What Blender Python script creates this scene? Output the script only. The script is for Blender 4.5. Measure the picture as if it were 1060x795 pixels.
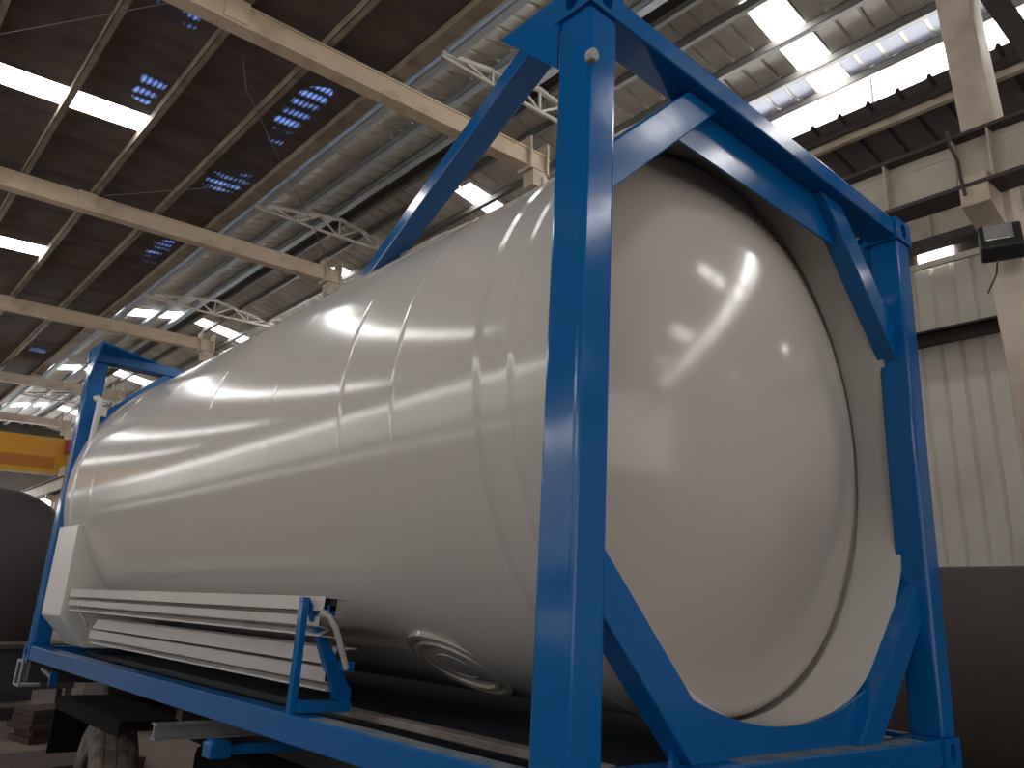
import bpy, bmesh, math, random
from mathutils import Vector, Matrix
random.seed(7)
PI = math.pi
scene = bpy.context.scene
for o in list(bpy.data.objects): bpy.data.objects.remove(o)
COL = scene.collection

# ------------------------------------------------------------------ camera, world, exposure
cam_data = bpy.data.cameras.new('camera')
cam = bpy.data.objects.new('camera', cam_data); COL.objects.link(cam)
cr, cu, cw = Vector((.7487, -.6627, .0170)), Vector((-.1808, -.1795, .9670)), Vector((.6377, .7271, .2542))
M = Matrix((cr, cu, -cw)).transposed().to_4x4()
M.translation = Vector((-1.5143, -1.5086, .5716))
cam.matrix_world = M
cam_data.sensor_width = 36; cam_data.lens = 824.7 / 1060 * 36; cam_data.clip_end = 200
scene.camera = cam
scene.view_settings.view_transform = 'Standard'; scene.view_settings.look = 'None'
scene.view_settings.exposure = 0.62; scene.view_settings.gamma = 1; scene.view_settings.use_curve_mapping = False
w = bpy.data.worlds.new('sky'); scene.world = w; w.use_nodes = True
w.node_tree.nodes['Background'].inputs[0].default_value = (.75, .85, 1, 1)
w.node_tree.nodes['Background'].inputs[1].default_value = 1.0
SKY_L = 8.0          # radiance of daylit skylight sheets
TILT = .05           # the container leans a little on its trailer
FLOOR = -1.1

# ------------------------------------------------------------------ materials
def mat(name, col, rough=.5, metal=0, spec=.5, noise=None, bump=None, coat=0, emis=None, es=0):
    m = bpy.data.materials.new(name); m.use_nodes = True
    nt = m.node_tree; b = nt.nodes['Principled BSDF']
    b.inputs['Base Color'].default_value = (*col, 1); b.inputs['Roughness'].default_value = rough
    b.inputs['Metallic'].default_value = metal; b.inputs['Specular IOR Level'].default_value = spec
    b.inputs['Coat Weight'].default_value = coat; b.inputs['Coat Roughness'].default_value = .06
    if emis: b.inputs['Emission Color'].default_value = (*emis, 1); b.inputs['Emission Strength'].default_value = es
    tc = nt.nodes.new('ShaderNodeTexCoord')
    if noise:                                   # (second colour, scale, low, high)
        c2, sc, lo, hi = noise[:4]; st = noise[4] if len(noise) > 4 else (1, 1, 1)
        mp = nt.nodes.new('ShaderNodeMapping'); mp.inputs['Scale'].default_value = st
        n = nt.nodes.new('ShaderNodeTexNoise'); n.inputs['Scale'].default_value = sc; n.inputs['Detail'].default_value = 5
        r = nt.nodes.new('ShaderNodeMapRange'); r.inputs[1].default_value = lo; r.inputs[2].default_value = hi
        mx = nt.nodes.new('ShaderNodeMix'); mx.data_type = 'RGBA'
        mx.inputs[6].default_value = (*col, 1); mx.inputs[7].default_value = (*c2, 1)
        nt.links.new(tc.outputs['Object'], mp.inputs[0]); nt.links.new(mp.outputs[0], n.inputs[0])
        nt.links.new(n.outputs[0], r.inputs[0]); nt.links.new(r.outputs[0], mx.inputs[0])
        nt.links.new(mx.outputs[2], b.inputs['Base Color'])
    if bump:                                    # (scale, strength, distance, stretch)
        mp = nt.nodes.new('ShaderNodeMapping'); mp.inputs['Scale'].default_value = bump[3] if len(bump) > 3 else (1, 1, 1)
        n = nt.nodes.new('ShaderNodeTexNoise'); n.inputs['Scale'].default_value = bump[0]; n.inputs['Detail'].default_value = 2
        bp = nt.nodes.new('ShaderNodeBump'); bp.inputs['Strength'].default_value = bump[1]; bp.inputs['Distance'].default_value = bump[2]
        nt.links.new(tc.outputs['Object'], mp.inputs[0]); nt.links.new(mp.outputs[0], n.inputs[0])
        nt.links.new(n.outputs[0], bp.inputs['Height']); nt.links.new(bp.outputs[0], b.inputs['Normal'])
    return m

M_TANK = mat('cream_tank_paint', (.57, .545, .51), .14, spec=.5, bump=(1.6, .16, .008, (1, .6, 1)))
M_HEAD = mat('cream_head_paint', (.53, .485, .43), .13, spec=.5, bump=(45, .10, .0012))
M_WHITE = mat('white_cabinet_paint', (.66, .65, .61), .35)
M_TRAY = mat('dusty_white_channel_paint', (.47, .44, .42), .5, noise=((.36, .34, .32), 2.5, .5, .75, (1, .3, 1)))
M_BLUE = mat('gloss_blue_paint', (.001, .110, .35), .13, spec=.36, bump=(9, .15, .004))
M_DUST = mat('dusty_blue_top', (.16, .19, .22), .7, noise=((.05, .12, .2), 9, .45, .65))
M_SOFFIT = mat('dim_aisle_sheet', (.15, .13, .13), .7)
M_DUSTY = mat('dusty_brown_steel', (.22, .19, .165), .7, noise=((.1, .08, .07), 5, .4, .7))
M_SCUFF = mat('scuffed_metal_edge', (.5, .47, .42), .6)
M_RUBBER = mat('clip_rubber', (.35, .33, .3), .7)
M_BEIGE = mat('beige_beam_paint', (.74, .58, .42), .6, noise=((.50, .36, .24), 2.6, .5, .72))
M_CREAM = mat('cream_beam_paint', (.68, .58, .47), .6, noise=((.46, .36, .26), 2.5, .45, .7))
M_GIRD = mat('grey_beige_girder_paint', (.54, .475, .39), .65, noise=((.38, .31, .24), 3, .5, .75))
M_DKSTEEL = mat('dark_brown_steel', (.05, .038, .034), .6)
M_PURLIN = mat('brown_purlin_steel', (.36, .295, .22), .6, noise=((.22, .17, .13), 3, .45, .7))
M_PURL2 = mat('pale_daylit_purlin_steel', (.70, .79, .87), .45, noise=((.6, .66, .72), 3, .45, .7))  # daylight on the left-slope purlins is put into this pale base colour
M_PURL3 = mat('grey_purlin_steel', (.22, .21, .20), .5)
M_TRUSS = mat('white_truss_steel', (.8, .76, .70), .5)
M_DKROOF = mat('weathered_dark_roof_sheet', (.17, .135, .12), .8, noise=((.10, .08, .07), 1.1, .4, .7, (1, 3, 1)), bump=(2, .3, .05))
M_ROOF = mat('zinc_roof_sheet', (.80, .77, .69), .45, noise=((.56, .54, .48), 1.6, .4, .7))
M_WALLSH = mat('cream_wall_sheet', (.70, .665, .59), .5, noise=((.60, .56, .49), 1.3, .45, .75))
M_WALL = mat('dim_block_wall', (.20, .17, .15), .8, noise=((.14, .12, .11), 1, .4, .7))
M_FLOOR = mat('dusty_concrete_floor', (.17, .125, .10), .8, noise=((.10, .075, .06), 1.5, .4, .7), bump=(20, .2, .01))
M_SKY = mat('daylit_translucent_sheet', (.8, .8, .8), .6, emis=(1, .985, .96), es=SKY_L)
M_PALEBLUE = mat('pale_blue_sheet', (.30, .32, .40), .5, emis=(.75, .8, 1), es=.06)
M_SKYLOW = mat('hazy_window_glass', (.6, .6, .6), .5, emis=(1, .97, .93), es=1.2)
M_SIDEFILL = mat('side_fill_glow', (.6, .58, .55), .6, emis=(1, .98, .96), es=.7)  # glow for the added fill panels on the left wall
M_FRONTFILL = mat('front_fill_glow', (.6, .58, .55), .6, emis=(1, .97, .93), es=.95)  # glow for the added fill sheet behind the camera
M_YEL = mat('crane_yellow_paint', (.60, .29, .015), .5)
M_ORG = mat('crane_orange_flange', (.40, .13, .01), .5)
M_PINK = mat('magenta_crane_panel', (.35, .04, .13), .5)
M_DTANK = mat('dark_grey_tank_paint', (.055, .050, .050), .45, spec=.35)
M_DTANK2 = mat('dark_brown_tank_paint', (.085, .070, .064), .6, spec=.3)
M_TYRE = mat('dusty_tyre_rubber', (.16, .13, .11), .85, noise=((.07, .06, .055), 12, .4, .65))
M_TRAIL = mat('black_trailer_steel', (.03, .027, .027), .6)
M_RUST = mat('rusty_steel_plate', (.045, .022, .017), .75, noise=((.028, .02, .017), 4, .4, .7))
M_GALV = mat('grey_galvanised_steel', (.25, .26, .28), .5)
M_BLACK = mat('black_lamp_housing', (.02, .02, .022), .5)
M_GLASS = mat('lamp_reflector_glass', (.6, .6, .58), .12, metal=.6, bump=(9, .6, .03))
M_HOLE2 = mat('black_mudguard', (.006, .006, .006), .9, spec=.1)
M_SHADE = mat('shade_plate_black', (.004, .01, .02), .7)

def mat_blue_holes():
    m = bpy.data.materials.new('sky_blue_worn_sheet'); m.use_nodes = True; nt = m.node_tree
    b = nt.nodes['Principled BSDF']; b.inputs['Base Color'].default_value = (.11, .10, .12, 1); b.inputs['Roughness'].default_value = .8
    tc = nt.nodes.new('ShaderNodeTexCoord')
    wv = nt.nodes.new('ShaderNodeTexWave'); wv.bands_direction = 'Y'; wv.inputs['Scale'].default_value = 1.3; wv.inputs['Distortion'].default_value = 5; wv.inputs['Detail Scale'].default_value = .6
    wv2 = nt.nodes.new('ShaderNodeTexWave'); wv2.bands_direction = 'X'; wv2.inputs['Scale'].default_value = 5; wv2.inputs['Distortion'].default_value = 1.5
    n = nt.nodes.new('ShaderNodeTexNoise'); n.inputs['Scale'].default_value = 1.8; n.inputs['Detail'].default_value = 4
    a = nt.nodes.new('ShaderNodeMath'); a.operation = 'MULTIPLY'
    c = nt.nodes.new('ShaderNodeMath'); c.operation = 'MULTIPLY'
    rr = nt.nodes.new('ShaderNodeMapRange'); rr.inputs[1].default_value = .12; rr.inputs[2].default_value = 1.1
    for t in (wv, wv2, n): nt.links.new(tc.outputs['Object'], t.inputs[0])
    sh = nt.nodes.new('ShaderNodeMath'); sh.operation = 'ADD'; sh.inputs[1].default_value = .35
    nt.links.new(wv2.outputs['Fac'], sh.inputs[0])
    nt.links.new(wv.outputs['Fac'], a.inputs[0]); nt.links.new(sh.outputs[0], a.inputs[1])
    nt.links.new(a.outputs[0], c.inputs[0]); nr = nt.nodes.new('ShaderNodeMapRange'); nr.inputs[1].default_value = .42; nr.inputs[2].default_value = .62; nt.links.new(n.outputs[0], nr.inputs[0]); nt.links.new(nr.outputs[0], c.inputs[1]); nt.links.new(c.outputs[0], rr.inputs[0])
    sm = nt.nodes.new('ShaderNodeMath'); sm.operation = 'MULTIPLY'; sm.inputs[1].default_value = .62
    nt.links.new(rr.outputs[0], sm.inputs[0])
    b.inputs['Emission Color'].default_value = (.20, .36, .9, 1); nt.links.new(sm.outputs[0], b.inputs['Emission Strength'])
    return m
M_HOLESKY = mat_blue_holes()

# ------------------------------------------------------------------ mesh helpers
def new(name, bm, m, parent=None, bevel=0, smooth=False, mats=None, seg=2):
    me = bpy.data.meshes.new(name)
    bmesh.ops.recalc_face_normals(bm, faces=bm.faces[:])
    if smooth:
        for f in bm.faces: f.smooth = True
    bm.to_mesh(me); bm.free()
    if smooth: me.set_sharp_from_angle(angle=math.radians(35))
    for mm in (mats or [m]): me.materials.append(mm)
    o = bpy.data.objects.new(name, me); COL.objects.link(o); o.parent = parent
    if bevel:
        b = o.modifiers.new('bevel', 'BEVEL'); b.width = bevel; b.segments = seg; b.limit_method = 'ANGLE'; b.angle_limit = math.radians(30)
        me.shade_smooth() if False else None
    return o
def bm_box(bm, a, b, mi=0):
    x0, y0, z0 = a; x1, y1, z1 = b
    vs = [bm.verts.new(p) for p in ((x0,y0,z0),(x1,y0,z0),(x1,y1,z0),(x0,y1,z0),(x0,y0,z1),(x1,y0,z1),(x1,y1,z1),(x0,y1,z1))]
    for q in ((0,3,2,1),(4,5,6,7),(0,1,5,4),(1,2,6,5),(2,3,7,6),(3,0,4,7)):
        f = bm.faces.new([vs[i] for i in q]); f.material_index = mi
    return bm
def box(name, a, b, m, parent=None, bevel=0, **k):
    return new(name, bm_box(bmesh.new(), a, b), m, parent, bevel, **k)
def bm_prism(bm, pts, axis, lo, hi, mi=0):
    """polygon pts in the two other axes, extruded along axis from lo to hi"""
    def P(p, t):
        q = list(p); q.insert(axis, t); return q
    A = [bm.verts.new(P(p, lo)) for p in pts]; B = [bm.verts.new(P(p, hi)) for p in pts]
    n = len(pts)
    bm.faces.new(A).material_index = mi; bm.faces.new(B[::-1]).material_index = mi
    for i in range(n): bm.faces.new((A[i], B[i], B[(i+1) % n], A[(i+1) % n])).material_index = mi
    return bm
def prism(name, pts, axis, lo, hi, m, parent=None, bevel=0, **k):
    return new(name, bm_prism(bmesh.new(), pts, axis, lo, hi), m, parent, bevel, **k)
def bm_bar(bm, A, B, wd, ht, up=(0, 0, 1)):
    A, B = Vector(A), Vector(B); d = (B - A).normalized(); up = Vector(up)
    s = d.cross(up).normalized(); u = s.cross(d).normalized()
    vs = []
    for P in (A, B):
        for i, j in ((-1,-1),(1,-1),(1,1),(-1,1)): vs.append(bm.verts.new(P + s*wd/2*i + u*ht/2*j))
    for q in ((0,1,2,3),(7,6,5,4),(0,4,5,1),(1,5,6,2),(2,6,7,3),(3,7,4,0)): bm.faces.new([vs[i] for i in q])
    return bm
def bar(name, A, B, wd, ht, m, parent=None, bevel=0, up=(0,0,1)):
    return new(name, bm_bar(bmesh.new(), A, B, wd, ht, up), m, parent, bevel)
def bm_tube(bm, pts, r, n=10):
    pts = [Vector(p) for p in pts]; rings = []
    for i, p in enumerate(pts):
        d = (pts[min(i+1, len(pts)-1)] - pts[max(i-1, 0)]).normalized()
        a = d.orthogonal().normalized() if i == 0 else (pa - d*pa.dot(d)).normalized()
        pa = a; b = d.cross(a)
        rings.append([bm.verts.new(p + (a*math.cos(2*PI*k/n) + b*math.sin(2*PI*k/n))*r) for k in range(n)])
    for R0, R1 in zip(rings, rings[1:]):
        for k in range(n): bm.faces.new((R0[k], R0[(k+1) % n], R1[(k+1) % n], R1[k]))
    bm.faces.new(rings[0][::-1]); bm.faces.new(rings[-1])
    return bm
def tube(name, pts, r, m, parent=None, n=10): return new(name, bm_tube(bmesh.new(), pts, r, n), m, parent, smooth=True)
def bm_lathe_y(bm, prof, cx, cz, n=160, closed=False):
    """prof: list of (r, y); axis runs along y"""
    rings = []
    for r, y in prof:
        if r < 1e-6: rings.append([bm.verts.new((cx, y, cz))]); continue
        rings.append([bm.verts.new((cx + r*math.cos(2*PI*k/n), y, cz + r*math.sin(2*PI*k/n))) for k in range(n)])
    pairs = list(zip(rings, rings[1:])) + ([(rings[-1], rings[0])] if closed else [])
    for A, B in pairs:
        for k in range(n):
            j = (k+1) % n
            if len(A) == 1 and len(B) == 1: continue
            if len(A) == 1: bm.faces.new((A[0], B[j], B[k]))
            elif len(B) == 1: bm.faces.new((A[k], A[j], B[0]))
            else: bm.faces.new((A[k], A[j], B[j], B[k]))
    return bm
def empty(name, loc=(0,0,0), rot=(0,0,0)):
    o = bpy.data.objects.new(name, None); COL.objects.link(o); o.location = loc; o.rotation_euler = rot
    o.empty_display_size = .2; return o
def tag(o, label, cat, group=None):
    o['label'] = label; o['category'] = cat
    if group: o['group'] = group
    return o
def struct(o): o['kind'] = 'structure'; return o
def copy_tree(o, parent=None):
    c = o.copy(); COL.objects.link(c); c.parent = parent
    for ch in o.children: copy_tree(ch, c)
    return c

# ------------------------------------------------------------------ roof planes
def zR(x): return 7.45 - .2*(x - 5.05)          # monitor roof, right slope
def zL(x): return 7.15 + .18*(x - 3.4)          # monitor roof, left slope
def zD(x): return 6.36 + .025*(x + 2)           # low dark roof

struct(box('floor', (-9.2, -24, FLOOR-.2), (9.6, 40, FLOOR), M_FLOOR))
# ribbed sheet: ribs run along x following z(x), profile repeats along y
def bm_ribsheet(bm, x0, x1, y0, y1, zf, pitch=.28, h=.035, t=.01):
    prof = []
    y = y0; 
    while y < y1 - 1e-4:
        e = min(y + pitch, y1)
        for f, hh in ((0, 0), (.80, 0), (.86, h), (.94, h)):
            yy = y + pitch*f
            if yy < e: prof.append((yy, hh))
        y = e
    prof.append((y1, 0))
    rows = []
    for x in (x0, x1): rows.append([bm.verts.new((x, yy, zf(x) + hh)) for yy, hh in prof])
    top = []
    for x in (x0, x1): top.append([bm.verts.new((x, yy, zf(x) + hh + t)) for yy, hh in prof])
    for i in range(len(prof)-1):
        bm.faces.new((rows[0][i], rows[1][i], rows[1][i+1], rows[0][i+1]))
        bm.faces.new((top[0][i], top[0][i+1], top[1][i+1], top[1][i]))
    for s in (0, 1):
        for i in range(len(prof)-1): bm.faces.new((rows[s][i], rows[s][i+1], top[s][i+1], top[s][i]))
    return bm
def fill(bm, x0, x1, y0, y1, holes, zf, maker):
    """cover the rectangle except for holes (hx0,hx1,hy0,hy1) listed by rising y"""
    y = y0
    for hx0, hx1, hy0, hy1 in sorted(holes, key=lambda q: q[2]):
        if hy0 > y: maker(bm, x0, x1, y, hy0, zf)
        if hx0 > x0 + .01: maker(bm, x0, hx0, hy0, hy1, zf)
        if hx1 < x1 - .01: maker(bm, hx1, x1, hy0, hy1, zf)
        y = hy1
    if y < y1: maker(bm, x0, x1, y, y1, zf)
def flatsheet(bm, x0, x1, y0, y1, zf):
    pts = [(x0, zf(x0)), (x1, zf(x1)), (x1, zf(x1)+.03), (x0, zf(x0)+.03)]
    bm_prism(bm, pts, 1, y0, y1)
D_ROWS = [(-5.5, .95, -14.0, -13.5), (-3.6, .95, -8.6, -8.1), (-1.8, .95, -3.0, -2.5), (-1.8, .95, 2.4, 2.9), (-5.5, .95, 8.42, 8.88), (-7.5, .95, 13.95, 14.5), (-7.5, .95, 20.6, 21.1), (-7.5,.95,27,27.5)]
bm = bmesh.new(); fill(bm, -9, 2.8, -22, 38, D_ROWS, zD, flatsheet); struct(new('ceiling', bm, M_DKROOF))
R_ROWS = [(5.66, 7.42, -15.6, -15.1), (5.66, 7.42, -11.0, -9.9), (5.66, 7.42, -4.95, -4.4), (5.66, 7.42, 2.30, 2.73), (5.93, 7.0, 8.14, 8.56), (6.05, 6.5, 12.78, 13.15), (5.4, 6.74, 18.65, 19.2), (5.3, 6.8, 25.7, 26.4), (5.3, 6.8, 33, 33.8)]
L_ROWS = [(3.5, 4.98, 18.66, 19.3), (3.5, 4.98, 25.7, 26.4), (3.5, 4.98, 33, 33.8)]
bm = bmesh.new(); fill(bm, 5.05, 7.5, -22, 38, R_ROWS, zR, bm_ribsheet); struct(new('ceiling_monitor_right', bm, M_ROOF))
bm = bmesh.new(); fill(bm, 3.3, 5.0, -22, 38, L_ROWS, zL, bm_ribsheet); struct(new('ceiling_monitor_left', bm, M_ROOF))
nwin = 0
def pane(pts_axis_y, y0, y1, m=M_SKY):
    global nwin
    nwin += 1
    return struct(prism('window_%d' % nwin, pts_axis_y, 1, y0, y1, m))
def roofpane(x0, x1, y0, y1, zf, m=M_SKY): pane([(x0, zf(x0)), (x1, zf(x1)), (x1, zf(x1)+.012), (x0, zf(x0)+.012)], y0, y1, m)
for a, b, c, d in D_ROWS: roofpane(a, b, c, d, zD)
for a, b, c, d in R_ROWS: roofpane(a, b, c, d, zR)
for a, b, c, d in L_ROWS: roofpane(a, b, c, d, zL)
bm = bmesh.new(); bm_ribsheet(bm, 6.97, 7.40, -20, 2.28, lambda x: zR(x)-.012); bm_ribsheet(bm, 6.97, 7.40, 2.75, 8.1, lambda x: zR(x)-.012)
nwin += 1; struct(new('window_%d' % nwin, bm, M_PALEBLUE))  # pale blue ribbed strip above the eave, slightly emissive
# dark closing strip between the low roof and the monitor, and a dark strip standing in for the ridge-cap shadow
struct(prism('trim_1', [(2.8, 6.45), (3.32, 7.02), (3.32, 7.1), (2.74, 6.5)], 1, -22, 38, M_DKROOF))
struct(prism('ridge_shadow_strip', [(4.92, 7.36), (5.20, 7.36), (5.20, 7.60), (4.92, 7.60)], 1, -22, 38, M_DKSTEEL))
# upright clerestory along the right side of the monitor
for y0, y1 in ((-20, -15.9), (-15.3, -10.4), (-10.1, -7.4), (-7.2, -5.15), (-4.9, -3.65), (-3.5, -1.5), (-1.45, 2.06), (2.1, 6.4), (14.1, 19)):
    nwin += 1; struct(box('window_%d' % nwin, (7.50, y0, 6.47 if y0 > -1.5 else 6.36), (7.515, y1, 6.95), M_SKY))
struct(box('wall_clerestory', (7.53, -22, 6.30), (7.56, 38, 6.98), M_DKSTEEL))
# lower roof of the right aisle and the right wall
bm = bmesh.new(); bm_ribsheet(bm, 7.35, 9.4, -22, 38, lambda x: 6.40 - .17*(x-7.5), .36, .05); struct(new('ceiling_aisle', bm, M_SOFFIT))
bm = bmesh.new()                                      # vertical ribbed cladding
prof = []; y = -22.0
while y < 38:
    for f, hh in ((0, 0), (.10, .03), (.16, .03), (.26, 0)): prof.append((y + .25*f, hh))
    y += .25
A = [bm.verts.new((9.3+hh, yy, FLOOR)) for yy, hh in prof]; B = [bm.verts.new((9.3+hh, yy, 5.0)) for yy, hh in prof]
for i in range(len(prof)-1): bm.faces.new((A[i], A[i+1], B[i+1], B[i]))
A2 = [bm.verts.new((9.36, -22, FLOOR)), bm.verts.new((9.36, 38, FLOOR)), bm.verts.new((9.36, 38, 5)), bm.verts.new((9.36, -22, 5))]
bm.faces.new(A2)
struct(new('wall_right', bm, M_WALLSH))
struct(box('wall_right_upper', (9.32, -22, 5.0), (9.4, 38, 6.2), M_DKSTEEL))
for y0 in (-9.5, -3.6, 1.98, 7.9):
    nwin += 1; struct(box('window_%d' % nwin, (9.28, y0, 5.0), (9.31, y0+.45, 5.17), M_SKY))
struct(box('wall_left', (-9.2, -22, FLOOR), (-9.0, 38, 6.4), M_WALL))
for z0, z1, mm in ((4.4, 4.65, M_SKY), (.8, 1.15, M_SKYLOW), (2.0, 4.3, M_SIDEFILL)):  # the tall panels are unseen, added to brighten the tank side
    for k in range(9):
        y0 = -12 + k*5.4
        nwin += 1; struct(box('window_%d' % nwin, (-9.0, y0, z0), (-8.98, y0+5.1, z1), mm))
struct(box('wall_front', (-9.2, -22.2, FLOOR), (9.4, -22, 7.6), M_WALL))
nwin += 1; struct(box('window_%d' % nwin, (-9, -22, -1), (9.2, -21.97, 5.8), M_FRONTFILL))  # unseen glowing sheet, added as soft fill from the front
struct(box('wall_back', (-9.2, 38, FLOOR), (9.4, 38.2, 7.6), M_WALL))
nwin += 1; struct(box('window_%d' % nwin, (2.6, 37.95, 2.5), (6.5, 37.98, 4.3), M_SKY))
nwin += 1; struct(box('window_%d' % nwin, (-6, 37.95, 4.3), (2.9, 37.98, 4.6), M_SKY))

# ------------------------------------------------------------------ roof steel
ordn = ['first', 'second', 'third', 'fourth', 'fifth', 'sixth', 'seventh', 'eighth', 'ninth', 'tenth']
# rafters: box beams along x with an end bracket on the column line
BY = [5.5, 10.95, 16.9, 23.8, 30.0]
for i, y in enumerate(BY):
    r = empty('roof_beam', (-9, y, 6.0))
    tag(r, ['beige roof beam nearest the camera, running behind the blue top bracket to its bolted end',
            'second beige roof beam back, its bolted end meeting the blue slanting brace',
            'third beige roof beam back, crossing just above the far blue post',
            'fourth pale roof beam back, seen passing behind the far blue post',
            'fifth pale roof beam back, lying just above the yellow crane'][i], 'beam', 'beams under the dark roof')
    bm = bmesh.new()
    for a, b in (((0, -.09, 0), (14.1, .09, .025)), ((0, -.09, .235), (14.1, .09, .26)), ((0, -.075, .025), (14.1, -.05, .235)), ((0, .05, .025), (14.1, .075, .235))): bm_box(bm, a, b)
    new('beam_web', bm, M_BEIGE if i < 3 else M_CREAM, r)
    for xx in (13.78, 14.08): box('end_plate', (xx, -.13, -.04), (xx+.03, .13, .42), M_CREAM, r)
    box('bearing_block', (13.85, -.1, -.25), (14.1, .1, -.02), M_CREAM, r)
    box('splice_plate', (9.7, -.11, .02), (9.95, .11, .27), M_BEIGE, r)
# concrete/steel columns of the middle row
CYS = [.30] + BY
for i, y in enumerate(CYS):
    r = empty('column', (5.15, y, FLOOR))
    tag(r, ['tall beige column at the right edge behind the floodlight', 'beige column carrying the nearest roof beam behind the tank',
            'beige column carrying the second roof beam behind the tank', 'beige column carrying the third roof beam behind the tank',
            'beige column carrying the fourth roof beam behind the tank', 'beige column standing beyond the yellow crane at the far left'][i], 'column', 'columns along the crane rail')
    H = (8.3 if i == 0 else 7.0)
    bm = bmesh.new(); bm_box(bm, (-.15, -.125, 0), (.15, .125, H))
    if i == 0:
        for v_ in bm.verts: v_.co.y += .042*(v_.co.z - 5.4)
    new('shaft', bm, M_CREAM, r, .012)
    bm = bm_prism(bmesh.new(), [(-.45, 4.58), (-.45, 4.82), (-.15, 4.86), (-.15, 4.46)], 1, -.1, .1)
    new('corbel', bm, M_CREAM, r)
# column knee brace, top right
tag(bar('knee_brace', (5.1, .14, 5.62), (5.1, -.42, 3.85), .14, .16, M_DKSTEEL), 'dark slanting brace beside the tall column, top right corner', 'brace')
# crane runway girder
g = empty('crane_girder', (4.85, -20, 3.66)); tag(g, 'beige crane runway girder with stiffeners running past the tall column', 'girder')
Lg = 56
box('girder_web', (-.015, 0, 0), (.015, Lg, .42), M_GIRD, g)
bm = bmesh.new(); bm_box(bm, (-.16, 0, -.03), (.12, Lg, 0)); new('bottom_flange', bm, M_DKSTEEL, g)
bm = bmesh.new(); bm_box(bm, (-.13, 0, .42), (.13, Lg, .45)); new('top_flange', bm, M_DKSTEEL, g)
box('crane_rail', (-.03, 0, .45), (.03, Lg, .49), M_DKSTEEL, g)
for y in (.95, .42, .16, 1.9, -.5, 2.9, -1.5): box('stiffener', (-.12, 20+y, 0), (-.01, 20+y+.014, .42), M_GIRD, g)
box('web_lip', (-.022, 0, .33), (-.015, Lg, .345), M_GIRD, g)
# second girder of the aisle behind
g = empty('aisle_girder', (8.9, -20, 5.14)); tag(g, 'dim grey girder panel further back, below the beige crane girder', 'girder')
box('girder_web', (-.015, 0, 0), (.015, Lg, .46), M_GIRD, g); box('bottom_flange', (-.1, 0, -.12), (.1, Lg, 0), M_DKSTEEL, g); box('top_flange', (-.1, 0, .46), (.1, Lg, .5), M_DKSTEEL, g)
for y in (-1.6, .2, 2.05, 3.9): box('stiffener', (-.1, 20+y, 0), (-.01, 20+y+.02, .46), M_GIRD, g)
# purlins under the dark roof
px = [2.72, 1.87, .93, .0, -.92, -1.85, -2.78, -3.7, -4.6]
for i, x in enumerate(px):
    z = zD(x)
    bm = bmesh.new(); bm_box(bm, (-.03, 0, -.13), (-.022, 60, 0)); bm_box(bm, (-.03, 0, -.13), (.045, 60, -.122)); bm_box(bm, (-.03, 0, -.012), (.045, 60, -.0))
    if i == 0: bm_box(bm, (-.07, 0, -.17), (.10, 60, -.13))
    o = new('roof_purlin', bm, M_PURLIN); o.location = (x, -22, z-.002)
    tag(o, ('thick brown edge purlin where the dark roof ends' if i == 0 else '%s brown purlin under the dark roof, counted from its bright edge' % ordn[i]), 'purlin', 'purlins under the dark roof')
# purlins of the monitor roof
for i, (x, zf, m) in enumerate([(3.50, zL, M_PURL2), (4.25, zL, M_PURL2), (4.86, zL, M_PURL2), (5.22, zR, M_PURL3), (5.67, zR, M_PURL3), (6.36, zR, M_PURL3), (6.95, zR, M_PURL3), (7.42, zR, M_PURL3)]):
    z = zf(x); bm = bmesh.new()
    q = .095 if i < 3 else .05; bm_box(bm, (-.03, 0, -.11), (-.022, 60, 0)); bm_box(bm, (-.03, 0, -.11), (q, 60, -.103)); bm_box(bm, (-.03, 0, -.01), (q, 60, 0))
    o = new('monitor_purlin', bm, m); o.location = (x, -22, z-.022)
    tag(o, ['pale blue gutter purlin along the low edge of the raised roof', 'pale purlin halfway up the left slope of the raised roof', 'pale purlin just left of the dark ridge gap',
            'thin grey purlin just right of the dark ridge gap', 'grey purlin above the uppermost skylight pane, right slope', 'grey purlin between the upper two skylight panes, right slope',
            'grey purlin between the lower two skylight panes, right slope', 'grey eave purlin along the top of the long bright window strip'][i], 'purlin', 'purlins of the raised roof')
o = box('aisle_purlin', (-.04, 0, -.06), (.04, 60, .06), M_CREAM); o.location = (7.66, -22, 6.29); tag(o, 'beige purlin just below the long bright window strip', 'purlin')
o = box('wall_rail', (-.03, 0, -.04), (.03, 60, .04), M_WALLSH); o.location = (9.25, -22, 4.95); tag(o, 'cream rail along the top of the ribbed wall sheets', 'rail')
bm = bmesh.new(); bm_box(bm, (-.10, 0, -.09), (.06, 60, -.08)); bm_box(bm, (-.1, 0, .08), (.06, 60, .09)); bm_box(bm, (.05, 0, -.08), (.06, 60, .08)); bm_box(bm, (-.1, 0, .06), (-.09, 60, .08))
o = new('wall_girt', bm, M_DKSTEEL); o.location = (9.23, -22, 3.92); tag(o, 'dark steel girt crossing the ribbed wall sheets', 'girt')
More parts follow.
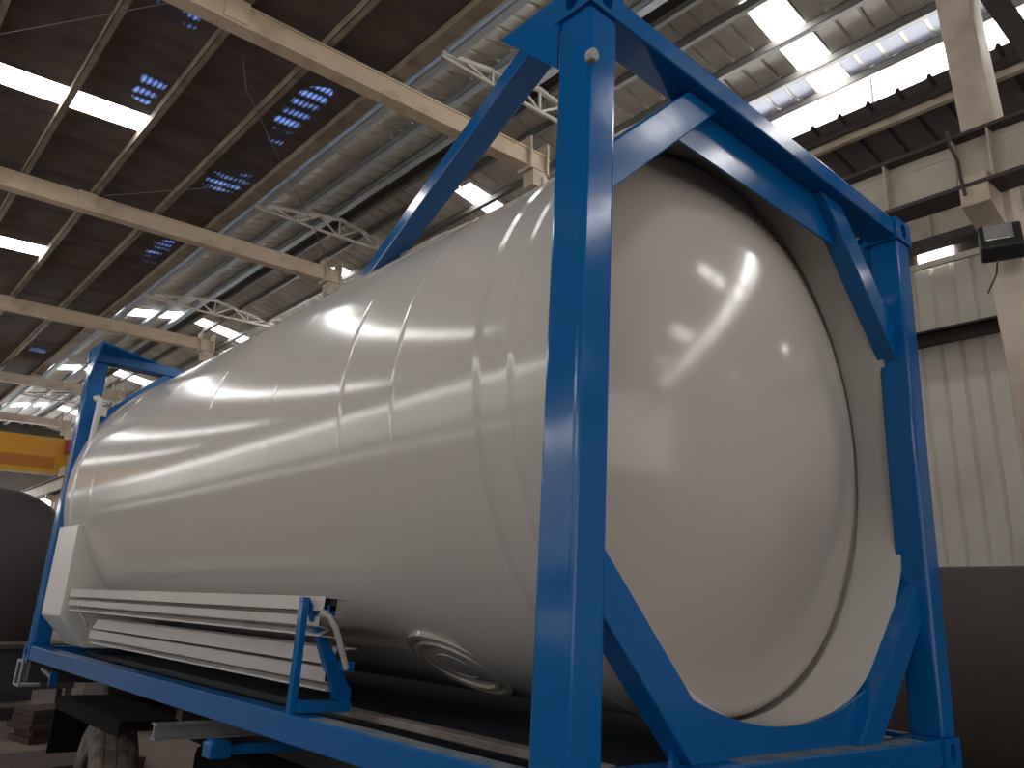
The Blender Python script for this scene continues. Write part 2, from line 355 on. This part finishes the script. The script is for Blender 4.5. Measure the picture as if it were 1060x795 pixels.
# light arched trusses across the monitor
def truss(y, label):
    r = empty('roof_truss', (3.38, y, 6.9)); tag(r, label, 'truss', 'small trusses across the raised roof')
    tp = [(0, .12), (.82, .27), (1.67, .40), (2.5, .27), (3.32, .12)]; bt = [(0, .08), (.82, .08), (1.67, .10), (2.5, .08), (3.32, .08)]
    bt[1] = (.82, .14); bt[2] = (1.67, .10); bt[3] = (2.5, .14)
    bm = bmesh.new()
    for (a, b), (c, d) in zip(tp, tp[1:]): bm_bar(bm, (a, 0, b), (c, 0, d), .06, .055)
    new('top_chord', bm, M_TRUSS, r)
    bm = bmesh.new()
    for P, Q in (((0, .08), (1.67, .05)), ((1.67, .05), (3.32, .08))): bm_bar(bm, (P[0], 0, P[1]), (Q[0], 0, Q[1]), .04, .04)
    new('bottom_chord', bm, M_TRUSS, r)
    for P, Q in (((.4, .17), (.82, .07)), ((.82, .07), (.82, .25)), ((.82, .07), (1.25, .33)), ((1.25, .33), (1.67, .05)), ((1.67, .05), (1.67, .40)), ((1.67, .05), (2.1, .33)), ((2.1, .33), (2.5, .07)), ((2.5, .07), (2.5, .25)), ((2.5, .07), (2.9, .17))):
        bar('web_member', (P[0], 0, P[1]), (Q[0], 0, Q[1]), .03, .03, M_TRUSS, r, up=(0, 1, 0))
for y, l in zip(BY, ('nearest white roof truss, partly behind the blue top bracket and brace', 'second white roof truss, left of the blue slanting brace', 'third white roof truss, above the far end of the tank', 'fourth white roof truss, just above the far blue top beam', 'farthest white roof truss, left of the far blue post')):
    truss(y, l)
# sky seen through worn patches of the dark roof (flat pieces of worn sheet)
for i, (x0, x1, y0, y1, l) in enumerate([(2.05, 2.62, 8.8, 10.3, 'largest blue worn sheet patch, beside the brown edge purlin'), (.55, .86, 7.45, 8.15, 'small blue worn patch beside the end of the near skylight'),
        (2.1, 2.5, 6.3, 8.3, 'faint blue worn patch above the largest one'), (2.28, 2.62, 12.2, 13.7, 'blue worn patch just behind the second roof beam'), (.25, .75, 5.9, 6.4, 'faint blue worn patch left of the nearest roof beam'), (2.1, 2.5, 20.5, 22, 'small far blue worn patch above the far blue post')]):
    bm = bmesh.new(); n = 14
    pts = []
    for k in range(n):
        a = 2*PI*k/n; e = .8 + .3*random.random()
        c, s = math.cos(a), math.sin(a)
        pts.append(((x0+x1)/2 + (x1-x0)/2*e*math.copysign(abs(c)**.5, c), (y0+y1)/2 + (y1-y0)/2*e*math.copysign(abs(s)**.5, s)))
    lo = [bm.verts.new((a, b, zD(a)-.006)) for a, b in pts]; hi = [bm.verts.new((a, b, zD(a)-.002)) for a, b in pts]
    bm.faces.new(lo); bm.faces.new(hi[::-1])
    for k in range(n): bm.faces.new((lo[k], hi[k], hi[(k+1) % n], lo[(k+1) % n]))
    tag(new('worn_sheet_patch', bm, M_HOLESKY), l, 'roof patch', 'blue worn patches in the dark roof')
# tie wires
tag(tube('tie_wire', [(1.30, 6.45, 6.44), (1.42, 6.54, 6.1), (2.72, 8.19, 6.2), (3.7, 9.3, 6.2), (4.9, 10.86, 6.2)], .006, M_PURL3, n=5), 'thin tie wire slanting down across the edge of the dark roof', 'wire')
tag(tube('tie_wire', [(-2.5, 9.9, 6.2), (-.86, 7.54, 6.2), (.4, 5.7, 6.2)], .006, M_PURL3, n=5), 'thin tie wire crossing the top left corner under the roof', 'wire')
tag(tube('tie_wire', [(1.05, 10.8, 6.28), (1.9, 9.8, 6.30), (2.6, 8.9, 6.31)], .006, M_PURL3, n=5), 'thin tie wire passing above the second roof beam', 'wire')
# floodlight below the corbel
fl = empty('floodlight', (4.78, .22, 3.25)); tag(fl, 'black square floodlight hanging below the corbel, upper right', 'floodlight')
fl.rotation_euler = (0, .30, .35); fl.scale = (.8, .8, .8)
bm = bm_prism(bmesh.new(), [(-.14, -.03), (-.14, -.30), (.02, -.34), (.10, -.28), (.10, -.06), (.0, 0)], 1, -.19, .15); new('housing', bm, M_BLACK, fl, .02)
box('lamp_glass', (-.155, -.12, -.22), (-.142, .11, -.05), M_GLASS, fl, .006)
bar('mount_bracket', (.02, 0, -.02), (.10, 0, .14), .05, .02, M_DKSTEEL, fl)
tube('power_cable', [(.0, .02, -.30), (.02, .05, -.48), (.05, .14, -.66)], .008, M_DKSTEEL, fl, 6)
tag(tube('hanging_cable', [(4.66, .42, 4.13), (4.64, .41, 4.0), (4.66, .37, 3.85), (4.64, .36, 3.7), (4.66, .35, 3.55)], .012, M_DKSTEEL, n=6), 'dark cable dangling over the girder above the floodlight', 'cable')

# yellow overhead crane far back
cr_ = empty('bridge_crane', (-6, 24, 3.60)); tag(cr_, 'yellow overhead bridge crane spanning the far bay', 'crane')
Lc = 10.1
bm = bm_prism(bmesh.new(), [(0, .12), (Lc-.5, .12), (Lc, .42), (Lc-.35, 1.02), (0, 1.02)], 1, -.22, .22); new('bridge_beam', bm, M_YEL, cr_)
bm = bm_box(bmesh.new(), (0, -.3, 0), (Lc-.4, .3, .12)); new('bottom_flange', bm, M_YEL, cr_)
box('side_stripe', (0, -.24, .14), (Lc-.55, -.225, .46), M_ORG, cr_)
box('end_carriage', (Lc-.15, -1.1, .45), (Lc+.35, 1.1, .75), M_DKSTEEL, cr_)
box('motor_cover', (Lc-.35, -.5, .60), (Lc+.1, -.2, .98), M_PINK, cr_)

# ------------------------------------------------------------------ tank container (one thing, all parts children)
root = empty('tank_container', (0, 0, 0), (0, TILT, 0))
tag(root, 'large cream tank in a glossy blue steel container frame, filling the picture', 'tank container')
XC, ZC, W, L, H = 1.219, 1.35, 2.438, 6.058, 2.591
R = 1.19
# shell with weld beads and skirts
prof = [(1.166, .345), (1.166, .125), (R, .125), (R+.004, .15), (R+.004, .17), (R+.004, .31), (R+.004, .33), (R+.008, .337), (R+.008, .345), (R+.003, .352), (R+.003, .37), (R+.003, .48), (R+.003, .50), (R+.010, .51), (R+.010, .522), (R, .532), (R, .545), (R, .58)]
for s, e_ in ((1.02, .0012), (1.42, .0012), (2.1, .0004), (3.0, .0006), (4.0, .0004), (5.15, .0015)): prof += [(R, s-.06), (R, s-.02), (R, s-.009), (R+e_, s-.003), (R+e_, s+.003), (R, s+.009), (R, s+.02), (R, s+.06)]
prof += [(R, 5.66), (R, 5.69), (R+.006, 5.70), (R+.006, 5.72), (R+.006, 5.91), (R+.006, 5.93), (1.166, 5.93), (1.166, 5.71)]
new('tank_shell', bm_lathe_y(bmesh.new(), prof, XC, ZC, 200), M_TANK, root, smooth=True)
RS = 2.29
def head(y_edge, sgn, name, label=None):
    pr = []
    for k in range(37):
        if k <= 26:
            rr = 1.10*k/26; yv = RS - math.sqrt(RS*RS - rr*rr)          # spherical crown
        else:
            t = (k-26)/10*PI/2; y0_ = RS - math.sqrt(RS*RS - 1.1*1.1)
            rr = 1.10 + .063*math.sin(t); yv = y0_ + .025*math.sin(t) + .03*(1-math.cos(t))
        pr.append((rr, y_edge + sgn*(.315 - yv)))
    pr += [(1.163, y_edge - sgn*.09)]
    o = new(name, bm_lathe_y(bmesh.new(), pr, XC, ZC, 160), M_HEAD, root, smooth=True)
    return o
head(.365, -1, 'dished_head'); head(5.69, 1, 'dished_head')
# near and far end frames
def yy(y, far): return L - y if far else y
def ext(y0, y1, far):
    a, b = yy(y0, far), yy(y1, far); return min(a, b), max(a, b)
def casting(x0, y0, z0):
    x1, y1, z1 = x0+.162, y0+.178, z0+.118
    bm = bm_box(bmesh.new(), (x0, y0, z0), (x1, y1, z1)); o = new('corner_casting', bm, M_BLUE, root)
    # oval holes cut for real
    def oval(c, ax, a, b):
        bmc = bmesh.new(); pts = []
        for k in range(24):
            t = 2*PI*k/24; cx_, s_ = math.cos(t), math.sin(t)
            pts.append((math.copysign(abs(cx_)**.8, cx_)*a, math.copysign(abs(s_)**.8, s_)*b))
        return pts
    cx, cy, cz = (x0+x1)/2, (y0+y1)/2, (z0+z1)/2
    cuts = []
    def cut(pts, axis, lo, hi):
        me = bpy.data.meshes.new('cut'); b = bm_prism(bmesh.new(), pts, axis, lo, hi); bmesh.ops.recalc_face_normals(b, faces=b.faces[:]); b.to_mesh(me); b.free()
        c = bpy.data.objects.new('cut', me); COL.objects.link(c); cuts.append(c)
        md = o.modifiers.new('b', 'BOOLEAN'); md.operation = 'DIFFERENCE'; md.object = c; md.solver = 'EXACT'
    near = y0 < 3
    left = x0 < 1
    cut([(cx + p[0], cz + p[1]) for p in oval(0, 1, .028, .040)], 1, *((y0-.02, y0+.06) if near else (y1-.06, y1+.02)))
    cut([(cy + p[0], cz + p[1]) for p in oval(0, 0, .030, .040)], 0, *((x0-.02, x0+.06) if left else (x1-.06, x1+.02)))
    par = o.parent; o.parent = None
    bpy.context.view_layer.update()
    dg = bpy.context.evaluated_depsgraph_get()
    me = bpy.data.meshes.new_from_object(o.evaluated_get(dg)); o.modifiers.clear(); o.data = me; o.parent = par
    for c in cuts: bpy.data.objects.remove(c)
    if not len(me.materials): me.materials.append(M_BLUE)
    b = o.modifiers.new('bevel', 'BEVEL'); b.width = .008; b.segments = 2; b.limit_method = 'ANGLE'; b.angle_limit = math.radians(60)
for x0 in (0, W-.162):
    for y0 in (0, L-.178):
        for z0 in (0, H-.118): casting(x0, y0, z0)
for far in (False, True):
    for mx in (False, True):
        def X(x): return W - x if mx else x
        def poly(pts): return [(X(a), b) for a, b in pts]
        x0, x1 = sorted((X(.010), X(.147))); a, b = ext(.010, .155, far)
        new('corner_post', bm_box(bmesh.new(), (x0, a, .116), (x1, b, H-.116)), M_BLUE, root, .016, seg=3)
        a, b = ext(.063, .155, far)
        prism('corner_brace', poly([(.140, 1.820), (.140, 2.005), (.622, 2.487), (.807, 2.487)]), 1, a, b, M_BLUE, root, .006)
        prism('corner_brace', poly([(.140, .575), (.140, .770), (.797, .113), (.602, .113)]), 1, a, b, M_BLUE, root, .006)
        # gusset in the side plane
        ys = [yy(.15, far), yy(.47, far), yy(.152, far)]
        gx = sorted((X(.003), X(.014)))
        bm = bmesh.new(); bm_prism(bm, [(ys[0], 2.588), (ys[1], 2.588), (ys[2], 2.287)], 0, gx[0], gx[1]); new('side_gusset', bm, M_BLUE, root)
        # flat corner gusset under the top
        bm = bmesh.new(); bm_prism(bm, [(X(.012), yy(.15, far)), (X(.012), yy(.42, far)), (X(.55, ), yy(.15, far))] if far else [(X(.012), yy(.15, far)), (X(.012), yy(.30, far)), (X(.16), yy(.15, far))], 2, 2.574, 2.586); new('top_gusset', bm, M_BLUE, root)
    a, b = ext(.012, .158, far)
    bm = bmesh.new(); bm_box(bm, (.16, a, 2.488), (W-.16, b, 2.578)); new('top_beam', bm, M_BLUE, root, .008)
    bm = bmesh.new(); bm_box(bm, (.16, a, .008), (W-.16, b, .114)); new('bottom_beam', bm, M_BLUE, root, .008)
    a, b = ext(.110, .121, far)
    prism('header_plate', [(.74, 2.49), (.60, 2.35), (.62, 2.288), (1.818, 2.288), (1.838, 2.35), (1.698, 2.49)], 1, a, b, M_BLUE, root)
    # saddle plate with the round cut-out
    a, b = ext(.104, .122, far); pts = [(.56, .114), (.56, .322)]
    for k in range(25):
        x = .59 + (W-1.18)*k/24; pts.append((x, 1.818 - math.sqrt(1.623**2 - (x-XC)**2)))
    pts += [(W-.56, .322), (W-.56, .114)]
    prism('saddle_plate', pts, 1, a, b, M_BLUE, root)
    a, b = ext(.02, .10, far)
    box('dust_strip', (.80, a, .1142), (1.64 if far else W-.30, b, .1152), M_DUST, root)
for mx in (False, True):
    x0, x1 = (W-.10, W-.004) if mx else (.004, .10)
    new('side_rail', bm_box(bmesh.new(), (x0, .176, .010), (x1, L-.176, .113)), M_BLUE, root, .006)
    x0, x1 = (W-.37, W-.30) if mx else (.30, .37)
    new('inner_rail', bm_box(bmesh.new(), (x0, .16, .088), (x1, 1.75, .116)), M_DUSTY, root, .004)
    x0, x1 = (W-.092, W-.012) if mx else (.016, .092)
    new('dust_strip', bm_box(bmesh.new(), (x0, .2, .1132), (x1, 1.35, .1142)), M_DUST, root)
    # slanting brace from the top corner to the tank shoulder
    s = -1 if mx else 1; fx = W if mx else 0
    A = Vector((fx + s*.055, .28, 2.48)); B = Vector((fx + s*.50, 2.22, 2.205))
    bm = bmesh.new(); d = (B-A).normalized()
    u = Vector((0, 0, 1)); u = (u - d*u.dot(d)).normalized(); n_ = d.cross(u)
    vs = []
    for P in (A, B):
        for i, j in ((-1, -1), (1, -1), (1, 1), (-1, 1)): vs.append(bm.verts.new(P + n_*.052*i + u*.042*j))
    for q in ((0,1,2,3),(7,6,5,4),(0,4,5,1),(1,5,6,2),(2,6,7,3),(3,7,4,0)): bm.faces.new([vs[i] for i in q])
    new('shoulder_brace', bm, M_BLUE, root, .006)
# pad plates where the brace lands
def pad(name, t0, t1, y0, y1, th, m, n=20):
    bm = bmesh.new(); N = n; rows = []
    for rr in (R-.002, R+th):
        rows.append([[bm.verts.new((XC - rr*math.sin(t0+(t1-t0)*k/N), yv, ZC + rr*math.cos(t0+(t1-t0)*k/N))) for yv in (y0, y1)] for k in range(N+1)])
    lo, hi = rows
    for k in range(N):
        bm.faces.new((hi[k][0], hi[k+1][0], hi[k+1][1], hi[k][1]))
        for e in (0, 1): bm.faces.new((lo[k][e], lo[k+1][e], hi[k+1][e], hi[k][e]))
    for k in (0, N): bm.faces.new((lo[k][0], lo[k][1], hi[k][1], hi[k][0]))
    return new(name, bm, m, root, smooth=True)
pad('brace_pad', .25, .80, 1.25, 2.45, .010, M_TANK)
pad('brace_pad', .30, .74, 1.42, 2.30, .020, M_TANK)
box('pad_stud', (.40, 1.62, 2.235), (.43, 1.68, 2.30), M_TRAY, root, .005)
# rubber plug on the near post
bm = bmesh.new(); bm_prism(bm, [(.004, 2.240), (-.002, 2.262), (.006, 2.282), (.026, 2.286), (.040, 2.264), (.030, 2.238)], 1, -.012, .02); new('rubber_plug', bm, M_RUBBER, root, .005)
# side port with concentric rings low on the shell
th = math.atan2(-(.655-XC), -(.29-ZC)) # angle from straight down towards the left
nrm = Vector((-math.sin(th), 0, -math.cos(th))); cen = Vector((XC, 1.30, ZC)) + nrm*(R-.062)
rz = nrm.to_track_quat('Z', 'Y')
bm = bmesh.new(); rp = [(0, .052), (.10, .052), (.106, .062), (.118, .062), (.124, .052), (.20, .050), (.206, .064), (.228, .064), (.234, .050), (.258, .048), (.264, .060), (.292, .058), (.305, -.03)]
rings = []
for r_, h_ in rp:
    if r_ == 0: rings.append([bm.verts.new((0, 0, h_))]); continue
    rings.append([bm.verts.new((r_*.85*math.cos(2*PI*k/72), r_*.85*math.sin(2*PI*k/72), h_)) for k in range(72)])
for A_, B_ in zip(rings, rings[1:]):
    for k in range(72):
        j = (k+1) % 72
        if len(A_) == 1: bm.faces.new((A_[0], B_[k], B_[j]))
        else: bm.faces.new((A_[k], B_[k], B_[j], A_[j]))
o = new('side_port', bm, M_HEAD, root, smooth=True); o.matrix_local = Matrix.Translation(cen) @ rz.to_matrix().to_4x4()
# white valve cabinet at the far end
def cabx(z): return XC - math.sqrt(R*R - (z-ZC)**2)
pts = [(.030, 1.03), (.030, .352), (.24, .135), (.62, .135)]
for z in (.30, .45, .6, .75, .9, 1.03): pts.append((cabx(z)+.01, z))
prism('valve_cabinet', pts, 1, 5.30, 5.88, M_WHITE, root, .006)
# blue triangular bracket that holds the channels
bk = bmesh.new(); bm_box(bk, (.004, 1.482, .113), (.034, 1.516, .545)); o = new('channel_bracket', bk, M_BLUE, root, .003)
prism('bracket_strut', [(.03, .545), (.05, .475), (.195, .165), (.255, .125), (.265, .19)], 1, 1.478, 1.515, M_BLUE, o, .002)
box('bracket_foot', (.03, 1.45, .118), (.25, 1.53, .158), M_BLUE, o, .002)
for x, z in ((.075, .50), (.185, .29)): box('bracket_clip', (x, 1.40, z-.02), (x+.035, 1.49, z+.02), M_BLUE, o, .004)
box('bracket_pad', (.08, 1.40, .50), (.11, 1.50, .545), M_BLACK, o)
tube('bracket_hose', [(.045, 1.41, .492), (.075, 1.39, .478), (.11, 1.385, .43), (.155, 1.385, .33), (.175, 1.385, .285)], .012, M_TRAY, o, 10)
# stacked white channels
def channel(pts, y0, y1, th=.005, m=M_TRAY):
    """open folded profile in x,z given thickness, extruded along y"""
    bm = bmesh.new(); n = len(pts); offs = []
    for i in range(n):
        a = Vector(pts[max(i-1, 0)]); b = Vector(pts[min(i+1, n-1)]); d = (b-a).normalized(); offs.append(Vector(pts[i]) + Vector((-d.y, d.x))*th)
    ring = [tuple(p) for p in pts] + [tuple(p) for p in offs[::-1]]
    A = [bm.verts.new((p[0], y0, p[1])) for p in ring]; B = [bm.verts.new((p[0], y1, p[1])) for p in ring]
    N = len(ring)
    for i in range(N): bm.faces.new((A[i], B[i], B[(i+1) % N], A[(i+1) % N]))
    for i in range(n-1):
        bm.faces.new((A[i], A[i+1], A[N-2-i], A[N-1-i])); bm.faces.new((B[i], B[N-1-i], B[N-2-i], B[i+1]))
    return new('steel_channel', bm, m, root)
channel([(.16, .545), (.055, .551), (.050, .497), (.13, .490)], 1.40, 5.22)
channel([(.17, .476), (.062, .476), (.060, .438), (.115, .425), (.072, .408), (.070, .400), (.16, .395)], 1.44, 5.25)
channel([(.28, .356), (.19, .352), (.165, .292), (.23, .288)], 1.50, 4.90)
channel([(.25, .280), (.148, .280), (.146, .226), (.20, .214), (.160, .200), (.158, .192), (.24, .190)], 1.50, 4.88)
tube('channel_pin', [(.10, 5.12, .43), (.11, 5.10, .40), (.15, 5.05, .33), (.16, 5.03, .30)], .012, M_TRAY, root, 8)
# white vent pipe at the far post
tube('vent_pipe', [(.065, 5.78, 2.115), (.085, 5.76, 2.125), (.10, 5.75, 2.105), (.105, 5.75, 2.04), (.10, 5.75, 1.75), (.09, 5.74, 1.45)], .026, M_WHITE, root, 14)
box('pipe_bracket', (.10, 5.73, 1.97), (.17, 5.75, 2.05), M_WHITE, root, .004)

# ------------------------------------------------------------------ trailer under the container (leans with it)
tr = empty('trailer', (0, 0, 0), (0, TILT, 0)); tag(tr, 'dark trailer carrying the tank container, mostly in shadow', 'trailer')
for x in (.70, 1.62):
    bm = bmesh.new(); bm_box(bm, (x, .0, -.03), (x+.12, 7.0, -.01)); bm_box(bm, (x+.05, .0, -.35), (x+.07, 7.0, -.03)); bm_box(bm, (x, .0, -.37), (x+.12, 7, -.35)); new('chassis_beam', bm, M_TRAIL, tr)
box('shade_plate', (.40, .18, .055), (2.04, 5.86, .085), M_SHADE, tr)  # black plate added to block floor light below the tank
box('shade_box', (.50, 1.2, -.80), (1.95, 3.6, -.30), M_HOLE2, tr, .05)  # black box added to stand for the deep shade under the trailer
def bolster(y0, y1, m=M_TRAIL): box('bolster', (.03, y0, -.16), (2.41, y1, -.004), m, tr, .005)
bolster(.0, .16); bolster(5.88, 6.05)
bm = bmesh.new(); bm_box(bm, (.0, 6.0, -.20), (.16, 6.20, -.185)); bm_box(bm, (.0, 6.0, -.02), (.16, 6.2, -.005)); bm_box(bm, (.0, 6.0, -.185), (.012, 6.04, -.02)); bm_box(bm, (.0, 6.16, -.185), (.012, 6.2, -.02)); bm_box(bm, (.15, 6.0, -.185), (.16, 6.2, -.02))
new('twist_lock', bm, M_GALV, tr)
tube('lock_handle', [(.10, 5.8, -.05), (.12, 5.75, -.08), (.10, 5.68, -.06), (.13, 5.62, -.10)], .012, M_GALV, tr, 8)
box('marker_plate', (.10, 5.50, -.15), (.15, 5.53, -.05), M_BLUE, tr)
bm = bmesh.new()
for a, b in (((.05, 2.98, -.115), (2.3, 3.06, -.105)), ((.05, 3.01, -.175), (2.3, 3.03, -.115)), ((.05, 2.98, -.185), (2.3, 3.06, -.175))): bm_box(bm, a, b)
new('cross_channel', bm, M_GALV, tr)
bm = bmesh.new(); bm_box(bm, (.10, 2.17, -.135), (2.2, 2.21, -.095)); o = new('cross_tube', bm, M_BLUE, tr)
bm = bm_prism(bmesh.new(), [(.0, -.145), (.0, -.085), (.02, -.072), (.08, -.072), (.095, -.09), (.095, -.145)], 1, 2.15, 2.24); new('tube_cap', bm, M_BLUE, o, .004)
def wheel(x, y, zc):
    wr = empty('wheel', (x+.04, y, zc), (0, 0, -.14)); wr.parent = tr
    Rw, wd = .43, .27; bm = bmesh.new()
    pr = [(.24, .02), (.30, .0), (.37, .0), (.405, .015), (.425, .04), (.43, .06), (.422, .062), (.422, .075), (.43, .077), (.433, .13), (.424, .131), (.424, .14), (.433, .141), (.43, .193), (.422, .195), (.422, .208), (.43, .21), (.425, .23), (.405, .255), (.37, .27), (.30, .27), (.24, .25)]
    n = 96; rings = []
    for r_, xx in pr:
        ring = []
        for k in range(n):
            rr = r_ - (.009 if (k % 4 == 0 and r_ > .424 and (xx < .1 or xx > .17)) else 0)
            ring.append(bm.verts.new((xx, rr*math.cos(2*PI*k/n), rr*math.sin(2*PI*k/n))))
        rings.append(ring)
    for A_, B_ in zip(rings, rings[1:] + rings[:1]):
        for k in range(n): bm.faces.new((A_[k], A_[(k+1) % n], B_[(k+1) % n], B_[k]))
    new('tyre', bm, M_TYRE, wr)
    bm = bmesh.new(); pr = [(0, .08), (.10, .07), (.12, .10), (.20, .10), (.22, .03), (.245, .02), (.245, .25), (.22, .24), (.2, .18), (0, .18)]; rings = []
    for r_, xx in pr: rings.append([bm.verts.new((xx, r_*math.cos(2*PI*k/32), r_*math.sin(2*PI*k/32))) for k in range(32)] if r_ else [bm.verts.new((xx, 0, 0))])
    for A_, B_ in zip(rings, rings[1:]):
        for k in range(32):
            j = (k+1) % 32
            if len(A_) == 1: bm.faces.new((A_[0], B_[k], B_[j]))
            elif len(B_) == 1: bm.faces.new((A_[k], B_[0], A_[j]))
            else: bm.faces.new((A_[k], B_[k], B_[j], A_[j]))
    new('rim', bm, M_TRAIL, wr)
    return wr
for y in (4.30,):
    wheel(.06, y, FLOOR+.43+.0); 
    bar('axle', (.2, y, FLOOR+.43), (2.3, y, FLOOR+.43), .1, .1, M_TRAIL, tr)
bm = bmesh.new(); bm_box(bm, (.03, 3.5, -.17), (.45, 4.92, -.155)); bm_box(bm, (.03, 4.90, -.52), (.45, 4.92, -.17)); bm_box(bm, (.03, 3.5, -.24), (.045, 4.92, -.17)); new('mudguard', bm, M_HOLE2, tr, .004)
for y in (1.2, 3.45, 4.9): box('cross_member', (.35, y, -.25), (2.1, y+.1, -.06), M_RUST, tr)
for i, (a, b) in enumerate((((.15, 4.9, -.24), (1.1, 5.35, -.20)), ((.3, 5.0, -.42), (1.4, 5.5, -.27)))): box('deck_plate', a, b, M_RUST, tr)

# ------------------------------------------------------------------ other tanks and clutter
def dark_tank(name, cx, cz, R_, y0, y1, m, label, cradle=None):
    t = empty(name, (cx, (y0+y1)/2, FLOOR)); tag(t, label, 'tank')
    hy = (y1-y0)/2; pr = [(0, -hy-.28*R_)]
    for k in range(1, 19): a = k/18*PI/2; pr.append((R_*math.sin(a), -hy - .28*R_*math.cos(a)))
    pr += [(R_+.004, -hy+.05), (R_+.004, -hy+.08), (R_, -hy+.1)]
    for k in range(18, 0, -1): a = k/18*PI/2; pr.append((R_*math.sin(a), hy + .28*R_*math.cos(a)))
    pr.append((0, hy+.28*R_))
    new('tank_body', bm_lathe_y(bmesh.new(), pr, 0, cz-FLOOR, 96), m, t, smooth=True)
    if cz - FLOOR > R_ + .05:
        for y in (-hy+.6, hy-.6):
            pts = [(-R_*.8, 0), (R_*.8, 0)]
            for k in range(13):
                a = math.radians(-35 - 110*k/12); pts.append((R_*1.0*math.cos(a), cz-FLOOR + R_*1.0*math.sin(a)))
            prism('cradle', pts, 1, y-.1, y+.1, M_TRAIL, t)
    return t
dark_tank('storage_tank', 6.45, FLOOR+.99, .985, -2.6, 7.5, M_DTANK2, 'dark brown horizontal tank lying on the floor by the ribbed wall, right edge')
dark_tank('storage_tank', .62, .78, 1.17, 12.3, 18, M_DTANK, 'dark grey round-ended tank on cradles beyond the far blue post, left edge')
b = empty('work_bench', (.9, 10.2, FLOOR)); tag(b, 'low dark steel bench in front of the far grey tank', 'bench')
box('bench_top', (-1.2, -.3, .93), (.55, .3, .98), M_DKSTEEL, b); box('bench_body', (-1.15, -.25, .45), (.5, .25, .93), M_TRAIL, b)
for x in (-1.1, .45):
    for y in (-.22, .22): box('leg', (x-.03, y-.03, 0), (x+.03, y+.03, .45), M_DKSTEEL, b)
pl = [((.55, 7.5), (1.7, .9), .10, .0, 'rusty steel plate stack on the floor left of the tyre'), ((1.5, 9.3), (1.6, .5), .35, .2, 'rust-brown block of steel below the far corner of the frame'), ((.6, 11.0), (1.8, .25), .16, -.15, 'long brown steel beam lying on the floor at the left edge')]
for (x, y), (a, b_), h, rz_, l in pl:
    r = empty('steel_stack', (x, y, FLOOR), (0, 0, rz_)); tag(r, l, 'steel stack')
    n = max(2, int(h/.06))
    for k in range(n):
        d = random.uniform(-.04, .04); box('steel_plate', (-a/2+d, -b_/2+d, h*k/n), (a/2+d, b_/2-d, h*(k+1)/n-.006), M_RUST, r)
